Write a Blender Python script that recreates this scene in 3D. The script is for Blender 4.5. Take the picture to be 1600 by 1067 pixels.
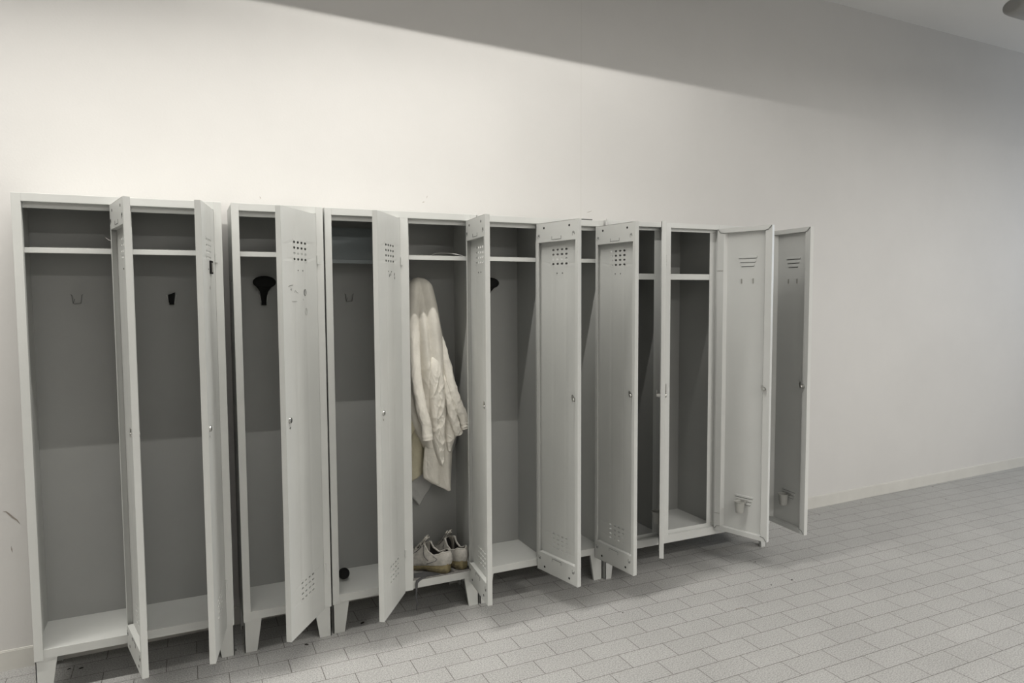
import bpy, bmesh, math, random
from mathutils import Vector, Matrix, Euler
from math import sin, cos, pi, radians as R

for o in list(bpy.data.objects):
    bpy.data.objects.remove(o, do_unlink=True)
SC = bpy.context.scene
COL = SC.collection
random.seed(7)

# ------------------------------------------------------------------ camera
cd = bpy.data.cameras.new('camera')
cam = bpy.data.objects.new('camera', cd)
COL.objects.link(cam)
cR = Vector((0.9060489556981339, -0.42314078943768035, -0.005211736023399613))
cU = Vector((0.03205823234814487, 0.05635371899970854, 0.9978960507455744))
cF = Vector((0.42195682198186263, 0.9043097537176952, -0.06462437399316262))
M = Matrix.Identity(4)
for i in range(3):
    M[i][0] = cR[i]; M[i][1] = cU[i]; M[i][2] = -cF[i]
M[0][3], M[1][3], M[2][3] = 0.0, -2.9469601960518994, 1.4332939104994928
cam.matrix_world = M
cd.sensor_fit = 'HORIZONTAL'
cd.sensor_width = 36.0
cd.lens = 1094.05 * 36.0 / 1600.0
cd.clip_start = 0.05
SC.camera = cam

# ------------------------------------------------------------------ world, light, exposure
SC.view_settings.view_transform = 'Standard'
SC.view_settings.look = 'None'
SC.view_settings.gamma = 1.0
SC.view_settings.use_curve_mapping = False
SC.view_settings.exposure = 0.06
w = bpy.data.worlds.new('daylight')
SC.world = w
w.use_nodes = True
w.node_tree.nodes['Background'].inputs[0].default_value = (0.75, 0.85, 1.0, 1)
w.node_tree.nodes['Background'].inputs[1].default_value = 1.0

def area(name, loc, size, size_y, power, color, rot=(0, 0, 0), spread=180):
    l = bpy.data.lights.new(name, 'AREA')
    l.shape = 'RECTANGLE'; l.size = size; l.size_y = size_y
    l.energy = power; l.color = color; l.spread = R(spread)
    o = bpy.data.objects.new(name, l)
    o.location = loc; o.rotation_euler = rot
    COL.objects.link(o)
    return o

WARM = (1.0, 0.97, 0.915)
# the strip lamp nearest the wall: three tubes in a row in one long trough (its housing is built with
# the lamps below); the long lips of the trough cut its light off the upper wall
LX0, LX1, LY, LZ = -3.0, 1.5, -0.49, 3.20
area('tube_left', (-2.25, LY, LZ), 1.5, .006, 19, WARM, spread=110)
area('tube_middle', (-0.75, LY, LZ), 1.5, .006, 22, WARM, spread=110)
area('tube_right', (0.75, LY, LZ), 1.5, .006, 15, WARM, spread=110)
area('tube_right_open', (0.75, LY, LZ), 1.5, .006, 12, WARM)
area('tube_right_wallward', (0.75, LY + .004, LZ), 1.5, .004, 2.0, WARM, (R(78), 0, 0))
area('wall_fill_end', (2.05, LY, LZ), 1.0, .006, 7, WARM)  # extra light added at the trough's end to brighten the wall right of centre
area('wall_fill_end_wallward', (2.05, LY + .004, LZ), 1.0, .004, 3.0, WARM, (R(78), 0, 0))  # wall-facing half of the added end light
# unseen fill lamps, added to brighten the locker fronts, floor and right side
area('fill_lamp_far_right', (5.2, -2.0, 2.92), 1.5, 0.12, 58, WARM)
area('fill_lamp_right', (3.2, -3.6, 3.16), 1.5, 0.12, 80, WARM)
area('fill_lamp_back', (0.8, -5.0, 3.16), 3.0, 0.12, 82, WARM)
# daylight from the window at the far right
area('window_daylight', (9.35, -0.9, 1.9), 1.5, 1.4, 40, (0.72, 0.84, 1.0), (0, R(90), 0))

# ------------------------------------------------------------------ materials
def nmat(name, base, rough=0.5, metal=0.0, noise=0.0, nscale=8.0, bump=0.0, bscale=200.0, spec=0.5, dark=None):
    m = bpy.data.materials.new(name); m.use_nodes = True
    nt = m.node_tree; b = nt.nodes['Principled BSDF']
    b.inputs['Base Color'].default_value = (*base, 1)
    b.inputs['Roughness'].default_value = rough
    b.inputs['Metallic'].default_value = metal
    b.inputs['Specular IOR Level'].default_value = spec
    tc = nt.nodes.new('ShaderNodeTexCoord')
    if noise > 0:
        n = nt.nodes.new('ShaderNodeTexNoise'); n.inputs['Scale'].default_value = nscale
        n.inputs['Detail'].default_value = 6; n.inputs['Roughness'].default_value = 0.65
        nt.links.new(tc.outputs['Object'], n.inputs['Vector'])
        r = nt.nodes.new('ShaderNodeMapRange')
        r.inputs['From Min'].default_value = 0.35; r.inputs['From Max'].default_value = 0.7
        nt.links.new(n.outputs['Fac'], r.inputs['Value'])
        mx = nt.nodes.new('ShaderNodeMix'); mx.data_type = 'RGBA'
        d = dark or tuple(c * (1 - noise) for c in base)
        mx.inputs['A'].default_value = (*base, 1); mx.inputs['B'].default_value = (*d, 1)
        nt.links.new(r.outputs['Result'], mx.inputs['Factor'])
        nt.links.new(mx.outputs['Result'], b.inputs['Base Color'])
    if bump > 0:
        n2 = nt.nodes.new('ShaderNodeTexNoise'); n2.inputs['Scale'].default_value = bscale
        n2.inputs['Detail'].default_value = 3
        nt.links.new(tc.outputs['Object'], n2.inputs['Vector'])
        bp = nt.nodes.new('ShaderNodeBump'); bp.inputs['Strength'].default_value = bump
        bp.inputs['Distance'].default_value = 0.002
        nt.links.new(n2.outputs['Fac'], bp.inputs['Height'])
        nt.links.new(bp.outputs['Normal'], b.inputs['Normal'])
    return m

PAINT = nmat('grey_locker_paint', (0.545, 0.553, 0.535), 0.42, noise=0.08, nscale=2.0)
INNER = nmat('grey_inner_sheet_painted_shade', (0.335, 0.34, 0.33), 0.45, noise=0.08, nscale=2.0)  # shade inside the lockers is put into this darker base colour
PAINT_E = nmat('light_grey_locker_paint', (0.59, 0.598, 0.585), 0.34, noise=0.05, nscale=2.0)
SHELFP = nmat('blue_grey_shelf_paint', (0.26, 0.29, 0.30), 0.4, noise=0.1, nscale=5)
DARK = nmat('dark_opening', (0.012, 0.012, 0.012), 0.9)
BLACKP = nmat('black_plastic', (0.008, 0.008, 0.008), 0.7, spec=0.2)
CHROME = nmat('worn_chrome', (0.55, 0.55, 0.53), 0.28, metal=1.0)
STEEL = nmat('dull_zinc', (0.45, 0.44, 0.42), 0.45, metal=0.8)
CUPM = nmat('grey_cup_plastic', (0.36, 0.36, 0.34), 0.55)
INK = nmat('dark_pencil', (0.07, 0.07, 0.065), 0.8)
FAINT = nmat('faint_pencil', (0.26, 0.26, 0.25), 0.8)
CLOTH = nmat('white_cotton', (0.80, 0.77, 0.70), 0.9, noise=0.16, nscale=9, bump=0.6, bscale=70, spec=0.1)
CLOTHY = nmat('yellowed_cotton', (0.60, 0.56, 0.42), 0.9, noise=0.2, nscale=8, bump=0.6, bscale=70, spec=0.1)
CLOTHG = nmat('grey_thin_cloth', (0.46, 0.46, 0.45), 0.9, noise=0.12, nscale=8, bump=0.4, bscale=70, spec=0.1)
LEATHER = nmat('scuffed_white_leather', (0.52, 0.50, 0.46), 0.5, noise=0.45, nscale=28, bump=0.4, bscale=160)
SOLE = nmat('yellowed_sole', (0.30, 0.25, 0.13), 0.7, noise=0.5, nscale=30, bump=0.4, bscale=150)
SOLED = nmat('dirty_outsole', (0.10, 0.085, 0.06), 0.9, noise=0.4, nscale=30)
LINING = nmat('dark_shoe_lining', (0.03, 0.028, 0.028), 0.95, noise=0.4, nscale=40)
LACE = nmat('dirty_white_lace', (0.50, 0.48, 0.43), 0.9, noise=0.3, nscale=80)
SEAM = nmat('stitch_and_prong_shade_line', (0.12, 0.12, 0.12), 0.8)
INSOLEM = nmat('grey_felt', (0.075, 0.075, 0.078), 0.95, noise=0.3, nscale=40)
DUST = nmat('grime_on_locker_floor', (0.27, 0.26, 0.245), 0.95, noise=0.65, nscale=60)
PAPER = nmat('white_paper', (0.62, 0.62, 0.60), 0.8)
RED = nmat('dark_red_card', (0.20, 0.05, 0.045), 0.7)
SPECK = nmat('dirt_speck', (0.02, 0.018, 0.016), 0.9)
LAMPM = nmat('grey_lamp_plastic', (0.24, 0.24, 0.235), 0.35)
SCUFF = nmat('wall_scuff', (0.28, 0.25, 0.22), 0.9)

def wall_mat(name, base, seam=None):
    m = nmat(name, base, 0.65, noise=0.05, nscale=1.3, bump=0.12, bscale=120, spec=0.3)
    if seam is not None:
        nt = m.node_tree; b = nt.nodes['Principled BSDF']
        src = b.inputs['Base Color'].links[0].from_socket
        tc = nt.nodes.new('ShaderNodeTexCoord'); sp = nt.nodes.new('ShaderNodeSeparateXYZ')
        nt.links.new(tc.outputs['Object'], sp.inputs[0])
        s = nt.nodes.new('ShaderNodeMath'); s.operation = 'SUBTRACT'; s.inputs[1].default_value = seam
        nt.links.new(sp.outputs['X'], s.inputs[0])
        a = nt.nodes.new('ShaderNodeMath'); a.operation = 'ABSOLUTE'; nt.links.new(s.outputs[0], a.inputs[0])
        l = nt.nodes.new('ShaderNodeMath'); l.operation = 'LESS_THAN'; l.inputs[1].default_value = 0.0018
        nt.links.new(a.outputs[0], l.inputs[0])
        f = nt.nodes.new('ShaderNodeMath'); f.operation = 'MULTIPLY'; f.inputs[1].default_value = 0.35
        nt.links.new(l.outputs[0], f.inputs[0])
        mx = nt.nodes.new('ShaderNodeMix'); mx.data_type = 'RGBA'
        nt.links.new(f.outputs[0], mx.inputs['Factor'])
        nt.links.new(src, mx.inputs['A']); mx.inputs['B'].default_value = (0.45, 0.43, 0.40, 1)
        nt.links.new(mx.outputs['Result'], b.inputs['Base Color'])
    return m

def floor_mat():
    m = bpy.data.materials.new('grey_floor_tiles'); m.use_nodes = True
    nt = m.node_tree; b = nt.nodes['Principled BSDF']
    tc = nt.nodes.new('ShaderNodeTexCoord')
    mp = nt.nodes.new('ShaderNodeMapping')
    W, RH = 0.2178, 0.10643
    mp.inputs['Location'].default_value = (100 * W, 100 * RH + 0.027, 0)
    nt.links.new(tc.outputs['Object'], mp.inputs['Vector'])
    br = nt.nodes.new('ShaderNodeTexBrick')
    br.offset = 0.5; br.offset_frequency = 2; br.squash = 1.0
    br.inputs['Scale'].default_value = 1.0
    br.inputs['Brick Width'].default_value = W
    br.inputs['Row Height'].default_value = RH
    br.inputs['Mortar Size'].default_value = 0.0015
    br.inputs['Mortar Smooth'].default_value = 0.2
    br.inputs['Bias'].default_value = 0.0
    br.inputs['Color1'].default_value = (0.318, 0.316, 0.308, 1)
    br.inputs['Color2'].default_value = (0.336, 0.334, 0.326, 1)
    br.inputs['Mortar'].default_value = (0.10, 0.093, 0.085, 1)
    nt.links.new(mp.outputs['Vector'], br.inputs['Vector'])
    n = nt.nodes.new('ShaderNodeTexNoise'); n.inputs['Scale'].default_value = 190; n.inputs['Detail'].default_value = 2
    nt.links.new(tc.outputs['Object'], n.inputs['Vector'])
    r = nt.nodes.new('ShaderNodeMapRange')
    r.inputs['From Min'].default_value = 0.3; r.inputs['From Max'].default_value = 0.7
    r.inputs['To Min'].default_value = 0.66; r.inputs['To Max'].default_value = 1.34
    nt.links.new(n.outputs['Fac'], r.inputs['Value'])
    n3 = nt.nodes.new('ShaderNodeTexNoise'); n3.inputs['Scale'].default_value = 2.5; n3.inputs['Detail'].default_value = 5
    nt.links.new(tc.outputs['Object'], n3.inputs['Vector'])
    r3 = nt.nodes.new('ShaderNodeMapRange')
    r3.inputs['From Min'].default_value = 0.3; r3.inputs['From Max'].default_value = 0.7
    r3.inputs['To Min'].default_value = 0.94; r3.inputs['To Max'].default_value = 1.05
    nt.links.new(n3.outputs['Fac'], r3.inputs['Value'])
    mu = nt.nodes.new('ShaderNodeMath'); mu.operation = 'MULTIPLY'
    nt.links.new(r.outputs['Result'], mu.inputs[0]); nt.links.new(r3.outputs['Result'], mu.inputs[1])
    vm = nt.nodes.new('ShaderNodeVectorMath'); vm.operation = 'SCALE'
    nt.links.new(br.outputs['Color'], vm.inputs[0]); nt.links.new(mu.outputs[0], vm.inputs['Scale'])
    nt.links.new(vm.outputs['Vector'], b.inputs['Base Color'])
    b.inputs['Roughness'].default_value = 0.5
    b.inputs['Specular IOR Level'].default_value = 0.4
    bp = nt.nodes.new('ShaderNodeBump'); bp.inputs['Strength'].default_value = 0.35; bp.inputs['Distance'].default_value = 0.001
    bp.invert = True
    nt.links.new(br.outputs['Fac'], bp.inputs['Height'])
    nt.links.new(bp.outputs['Normal'], b.inputs['Normal'])
    return m

# ------------------------------------------------------------------ mesh helpers
class MB:
    def __init__(s): s.v = []; s.f = []; s.m = []
    def add(s, vs, fs, mi=0):
        k = len(s.v); s.v += [tuple(v) for v in vs]
        s.f += [tuple(i + k for i in f) for f in fs]; s.m += [mi] * len(fs)
    def box(s, x0, x1, y0, y1, z0, z1, mi=0):
        vs = [(x, y, z) for x in (x0, x1) for y in (y0, y1) for z in (z0, z1)]
        s.add(vs, [(0, 1, 3, 2), (4, 6, 7, 5), (0, 4, 5, 1), (2, 3, 7, 6), (0, 2, 6, 4), (1, 5, 7, 3)], mi)
    def quad(s, a, b, c, d, mi=0): s.add([a, b, c, d], [(0, 1, 2, 3)], mi)
    def prism(s, pts, d, mi=0):
        n = len(pts); d = Vector(d)
        vs = [Vector(p) for p in pts] + [Vector(p) + d for p in pts]
        s.add(vs, [tuple(range(n))[::-1], tuple(range(n, 2 * n))] + [(i, (i + 1) % n, n + (i + 1) % n, n + i) for i in range(n)], mi)
    def tube(s, pts, r, n=8, mi=0, caps=True, flat=None):
        pts = [Vector(p) for p in pts]; rings = []
        rr = r if isinstance(r, (list, tuple)) else [r] * len(pts)
        up = None
        for i, p in enumerate(pts):
            t = (pts[min(i + 1, len(pts) - 1)] - pts[max(i - 1, 0)]).normalized()
            if up is None:
                up = Vector((0, 0, 1)) if abs(t.z) < 0.9 else Vector((1, 0, 0))
            a = t.cross(up).normalized(); bb = a.cross(t).normalized(); up = bb
            k = flat or 1.0
            rings.append([p + a * cos(2 * pi * j / n) * rr[i] + bb * sin(2 * pi * j / n) * rr[i] * k for j in range(n)])
        vs = [v for g in rings for v in g]; fs = []
        for i in range(len(rings) - 1):
            for j in range(n):
                fs.append((i * n + j, i * n + (j + 1) % n, (i + 1) * n + (j + 1) % n, (i + 1) * n + j))
        if caps:
            fs.append(tuple(range(n))[::-1]); fs.append(tuple((len(rings) - 1) * n + j for j in range(n)))
        s.add(vs, fs, mi)
    def lathe(s, prof, c, axis, n=20, mi=0):
        """prof: (radius, distance along the axis)"""
        ax = Vector(axis).normalized(); c = Vector(c)
        a = ax.cross(Vector((0, 0, 1)) if abs(ax.z) < 0.9 else Vector((1, 0, 0))).normalized(); bb = ax.cross(a)
        vs = []; fs = []
        for (r, h) in prof:
            for j in range(n):
                vs.append(c + ax * h + (a * cos(2 * pi * j / n) + bb * sin(2 * pi * j / n)) * max(r, 1e-5))
        for i in range(len(prof) - 1):
            for j in range(n):
                fs.append((i * n + j, i * n + (j + 1) % n, (i + 1) * n + (j + 1) % n, (i + 1) * n + j))
        fs.append(tuple(range(n))[::-1]); fs.append(tuple((len(prof) - 1) * n + j for j in range(n)))
        s.add(vs, fs, mi)
    def loft(s, rings, mi=0, closed=True, caps=True):
        n = len(rings[0]); vs = [v for g in rings for v in g]; fs = []
        for i in range(len(rings) - 1):
            for j in range(n if closed else n - 1):
                fs.append((i * n + j, i * n + (j + 1) % n, (i + 1) * n + (j + 1) % n, (i + 1) * n + j))
        if caps and closed:
            fs.append(tuple(range(n))[::-1]); fs.append(tuple((len(rings) - 1) * n + j for j in range(n)))
        s.add(vs, fs, mi)
    def build(s, name, mats, parent=None, smooth=False, bevel=0, solid=0, soff=0.0, subsurf=0, merge=False, fixn=False):
        me = bpy.data.meshes.new(name); me.from_pydata(s.v, [], s.f)
        if not isinstance(mats, (list, tuple)): mats = [mats]
        for m in mats: me.materials.append(m)
        for i, p in enumerate(me.polygons): p.material_index = s.m[i]
        if merge or fixn:
            bm = bmesh.new(); bm.from_mesh(me)
            if merge: bmesh.ops.remove_doubles(bm, verts=bm.verts, dist=1e-5)
            bmesh.ops.recalc_face_normals(bm, faces=bm.faces)
            bm.to_mesh(me); bm.free()
        if smooth:
            for p in me.polygons: p.use_smooth = True
        me.update()
        o = bpy.data.objects.new(name, me); COL.objects.link(o)
        if solid:
            q = o.modifiers.new('solid', 'SOLIDIFY'); q.thickness = solid; q.offset = soff
        if bevel:
            q = o.modifiers.new('bevel', 'BEVEL'); q.width = bevel; q.segments = 2; q.limit_method = 'ANGLE'; q.angle_limit = R(40)
        if subsurf:
            q = o.modifiers.new('sub', 'SUBSURF'); q.levels = subsurf; q.render_levels = subsurf
        if parent is not None: o.parent = parent
        return o

def tag(o, label=None, cat=None, group=None, kind=None):
    if label: o['label'] = label
    if cat: o['category'] = cat
    if group: o['group'] = group
    if kind: o['kind'] = kind
    return o

def thing(name, label, cat, loc, rz=0.0, group=None):
    o = bpy.data.objects.new(name, None); COL.objects.link(o)
    o.location = loc; o.rotation_euler = (0, 0, rz); o.empty_display_size = 0.1
    return tag(o, label, cat, group)

# ------------------------------------------------------------------ room
TH = math.atan(0.030)
WY0 = 0.282
CEIL = 3.32
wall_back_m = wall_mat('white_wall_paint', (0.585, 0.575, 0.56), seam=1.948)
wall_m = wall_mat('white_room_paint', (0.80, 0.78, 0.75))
ceil_m = nmat('white_ceiling_paint', (0.70, 0.69, 0.67), 0.8, noise=0.03, nscale=1)
base_m = nmat('cream_skirting', (0.60, 0.59, 0.555), 0.45, noise=0.1, nscale=3)
XL, XR, YF = -4.6, 9.6, -6.2

m = MB(); m.box(XL - .2, XR + .2, YF - .2, 1.0, -0.15, 0.0)
tag(m.build('floor', floor_mat()), kind='structure')
m = MB(); m.box(XL - .2, XR + .2, YF - .2, 1.0, CEIL, CEIL + 0.12)
tag(m.build('ceiling', ceil_m), kind='structure')

m = MB(); m.box(XL - 0.4, XR + 0.6, 0, 0.15, 0, CEIL)
wall = tag(m.build('wall_back', wall_back_m), kind='structure')
wall.location = (0, WY0, 0); wall.rotation_euler = (0, 0, TH)
m = MB(); m.box(XL - 0.2, XR + 0.4, -0.010, 0.0, 0, 0.074); m.box(XL - 0.2, XR + 0.4, -0.007, 0.0, 0.074, 0.078)
bb = tag(m.build('baseboard_back', base_m), kind='structure')
bb.location = (0, WY0, 0); bb.rotation_euler = (0, 0, TH)
m = MB(); m.box(XL - 0.15, XL, YF, 1.0, 0, CEIL)
tag(m.build('wall_left', wall_m), kind='structure')
m = MB(); m.box(XL - .2, XR + .2, YF - 0.15, YF, 0, CEIL)
tag(m.build('wall_front', wall_m), kind='structure')
# right wall with the window that lets the daylight in
wy0, wy1, wz0, wz1 = -1.7, -0.1, 1.1, 2.7
m = MB()
m.box(XR, XR + .15, YF, wy0, 0, CEIL); m.box(XR, XR + .15, wy1, 1.0, 0, CEIL)
m.box(XR, XR + .15, wy0, wy1, 0, wz0); m.box(XR, XR + .15, wy0, wy1, wz1, CEIL)
tag(m.build('wall_right', wall_m), kind='structure')
m = MB()
m.box(XR + .03, XR + .08, wy0, wy1, wz0, wz0 + .05); m.box(XR + .03, XR + .08, wy0, wy1, wz1 - .05, wz1)
m.box(XR + .03, XR + .08, wy0, wy0 + .05, wz0 + .05, wz1 - .05); m.box(XR + .03, XR + .08, wy1 - .05, wy1, wz0 + .05, wz1 - .05)
m.box(XR + .03, XR + .08, -.925, -.875, wz0 + .05, wz1 - .05)
wn = tag(m.build('window_1', wall_m), kind='structure')
gm = bpy.data.materials.new('window_glass'); gm.use_nodes = True
gm.node_tree.nodes['Principled BSDF'].inputs['Transmission Weight'].default_value = 1.0
gm.node_tree.nodes['Principled BSDF'].inputs['Roughness'].default_value = 0.02
m = MB(); m.box(XR + .053, XR + .057, wy0 + .05, wy1 - .05, wz0 + .05, wz1 - .05); m.build('pane', gm, wn)

# scuffs on the wall
def wall_pt(x, z, d=0.0008): return (x, -d, z)
def scuff(pts, wdt):
    m = MB(); n = len(pts)
    L = []; Rr = []
    for i, (x, z) in enumerate(pts):
        a = pts[max(i - 1, 0)]; b = pts[min(i + 1, n - 1)]
        dx, dz = b[0] - a[0], b[1] - a[1]; l = math.hypot(dx, dz)
        ww = wdt * (0.25 + sin(pi * i / (n - 1))) * .5
        L.append((x - dz / l * ww, -0.0008, z + dx / l * ww)); Rr.append((x + dz / l * ww, -0.0008, z - dx / l * ww))
    m.v = L + Rr
    m.f = [(i, i + 1, n + i + 1, n + i) for i in range(n - 1)]; m.m = [0] * (n - 1)
    return m.build('scuff_mark', SCUFF, wall)
scuff([(-.655, .621), (-.645, .619), (-.637, .609), (-.625, .594), (-.612, .581), (-.604, .566)], .005)
scuff([(-.635, .483), (-.634, .470), (-.632, .458)], .003)
scuff([(.309, 1.870), (.312, 1.864), (.314, 1.858)], .002)
scuff([(1.050, 1.883), (1.056, 1.887), (1.062, 1.888)], .003)
scuff([(1.985, 1.882), (2.000, 1.886), (2.018, 1.892)], .0025)
scuff([(1.072, 1.905), (1.074, 1.912), (1.075, 1.918)], .002)

# ------------------------------------------------------------------ locker doors
HT = 1.80
def hole_ring(m, x0, x1, z0, z1, hw, hh, y, kind='round'):
    cx, cz = (x0 + x1) / 2, (z0 + z1) / 2
    cw, ch = (x1 - x0) / 2, (z1 - z0) / 2
    angs = sorted(set([round(2 * pi * k / 16, 6) for k in range(16)] +
                      [round(a % (2 * pi), 6) for a in (math.atan2(ch, cw), math.atan2(ch, -cw), math.atan2(-ch, -cw), math.atan2(-ch, cw))]))
    inn = []; out = []
    for a in angs:
        c, s = cos(a), sin(a)
        e = 3.2
        rr = (abs(c / hw) ** e + abs(s / hh) ** e) ** (-1 / e)
        inn.append((cx + c * rr, y, cz + s * rr))
        k = min(cw / abs(c) if abs(c) > 1e-6 else 1e9, ch / abs(s) if abs(s) > 1e-6 else 1e9)
        out.append((cx + c * k, y, cz + s * k))
    n = len(angs)
    m.add(inn + out, [(i, (i + 1) % n, n + (i + 1) % n, n + i) for i in range(n)])

def stadium(cx, cz, L, h, y, n=8):
    pts = []
    r = h / 2
    for k in range(n + 1):
        a = -pi / 2 + pi * k / n
        pts.append((cx + L / 2 - r + r * cos(a), y, cz + r * sin(a)))
    for k in range(n + 1):
        a = pi / 2 + pi * k / n
        pts.append((cx - L / 2 + r + r * cos(a), y, cz + r * sin(a)))
    return pts

def door_lock(parent, x, z, t, base=None):
    base = t * .1 if base is None else base
    m = MB()
    # outer escutcheon
    m.lathe([(0.0105, 0), (0.0115, -0.002), (0.0100, -0.006), (0.0040, -0.0075)], (x, -0.0006, z), (0, 1, 0), 20)
    m.box(x - .0012, x + .0012, -.0087, -.0078, z - .005, z + .005, 1)
    m.lathe([(0.0035, 0), (0.004, -0.0015)], (x, -0.0006, z - 0.028), (0, 1, 0), 10)
    m.build('lock', [CHROME, DARK], parent, smooth=False)
    m = MB()
    # inner barrel and cam
    m.lathe([(0.0085, 0), (0.0085, 0.018), (0.0065, 0.022)], (x, base, z), (0, 1, 0), 16)
    m.lathe([(0.0115, 0.0), (0.0115, 0.004)], (x, base + 0.003, z), (0, 1, 0), 6)
    m.prism([(x - .006, base + .017, z - .006), (x + .004, base + .017, z - .008), (x + .012, base + .017, z + .012),
             (x + .006, base + .017, z + .024), (x - .002, base + .017, z + .020)], (0, .0025, 0))
    m.build('latch', CHROME, parent)

def make_door_a(parent, pivot, ang, z0, z1, w=0.285, extra=None):
    """pressed steel door with punched vents; local x runs from the hinge (0) to the free edge (-w), y = inwards"""
    t = 0.020
    m = MB(); H = z1 - z0
    # outer sheet with real holes
    cx = -w * 0.50
    cols = [-w]
    px, pz = 0.0300, 0.0215
    xs = [cx + (k - 2) * px for k in range(5)]
    ztop = H - 0.125
    ups = [ztop + pz / 2 - k * pz for k in range(5)][::-1]
    zlow = 0.115
    lows = [zlow + k * pz for k in range(5)]
    X = [-w] + xs + [0.0]
    Z = [0.0] + lows + ups + [H]
    for i in range(len(X) - 1):
        for j in range(len(Z) - 1):
            x0, x1, a, b = X[i], X[i + 1], Z[j], Z[j + 1]
            inx = 1 <= i <= 4
            if inx and (6 <= j <= 9):
                hole_ring(m, x0, x1, a, b, .0085, .0045, 0)
            elif inx and (1 <= j <= 4):
                hole_ring(m, x0, x1, a, b, .0090, .0036, 0)
            else:
                m.quad((x0, 0, a), (x1, 0, a), (x1, 0, b), (x0, 0, b))
    # edges and return lips
    for (xa, s) in ((-w, 1), (0.0, -1)):
        m.quad((xa, 0, 0), (xa, t, 0), (xa, t, H), (xa, 0, H))
        m.quad((xa, t, 0), (xa + s * 0.016, t, 0), (xa + s * 0.016, t, H), (xa, t, H))
    for (za, s) in ((0.0, 1), (H, -1)):
        m.quad((-w, 0, za), (0, 0, za), (0, t, za), (-w, t, za))
    d = m.build('door', PAINT, parent, solid=0.0014, merge=True)
    d.location = (pivot[0], pivot[1], z0); d.rotation_euler = (0, 0, R(ang))
    # stiffener plates, top and bottom, on the inner side
    for (a, b, top) in ((H - 0.088, H - 0.0015, True), (0.0015, 0.088, False)):
        q = MB()
        q.box(-w + .014, -.003, t - .0005, t + .0008, a, b)
        e = a if top else b
        q.box(-w + .014, -.014, 0.001, t + .0008, e - .0006, e + .0006)
        zz = b - 0.022 if top else a + 0.022
        for xx in (-0.055, -w + 0.055):
            q.lathe([(0.0055, 0), (0.0055, 0.0006)], (xx, t + .0007, zz), (0, 1, 0), 14, 1)
        zz2 = a + 0.030 if top else b - 0.030
        for xx in (-0.018, -w + 0.028):
            q.lathe([(0.0026, 0), (0.0026, 0.0006)], (xx, t + .0010, zz2), (0, 1, 0), 10, 1)
            arc = [(xx + .0065 * cos(k * pi / 8), t + .001, zz2 + (.0065 * sin(k * pi / 8)) * (1 if top else -1)) for k in range(9)]
            arc = [(arc[0][0], arc[0][1], zz2 - .012 * (1 if top else -1))] + arc + [(arc[-1][0], arc[-1][1], zz2 - .008 * (1 if top else -1))]
            q.tube(arc, .0007, 5, 1)
        zb = a + .009 if top else b - .009
        s = 1 if top else -1
        q.tube([(cx - .032, t + .001, zb + s * .014), (cx - .032, t + .001, zb), (cx + .032, t + .001, zb), (cx + .032, t + .001, zb + s * .014)], .0008, 4, 1)
        q.build('stiffener_plate', [PAINT, DARK], d)
    # two rivets under the vents
    for xx in (cx - .019, cx + .019):
        q = MB()
        q.lathe([(0.0022, -.0012), (0.0026, 0), (0.0030, .0014), (0.0026, 0.0026)], (xx, -.0007, H - 0.232), (0, 1, 0), 8)
        q.build('rivet', DARK, d)
    door_lock(d, -w + 0.030, 0.97 - z0, t)
    return d, w, H, t

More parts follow.
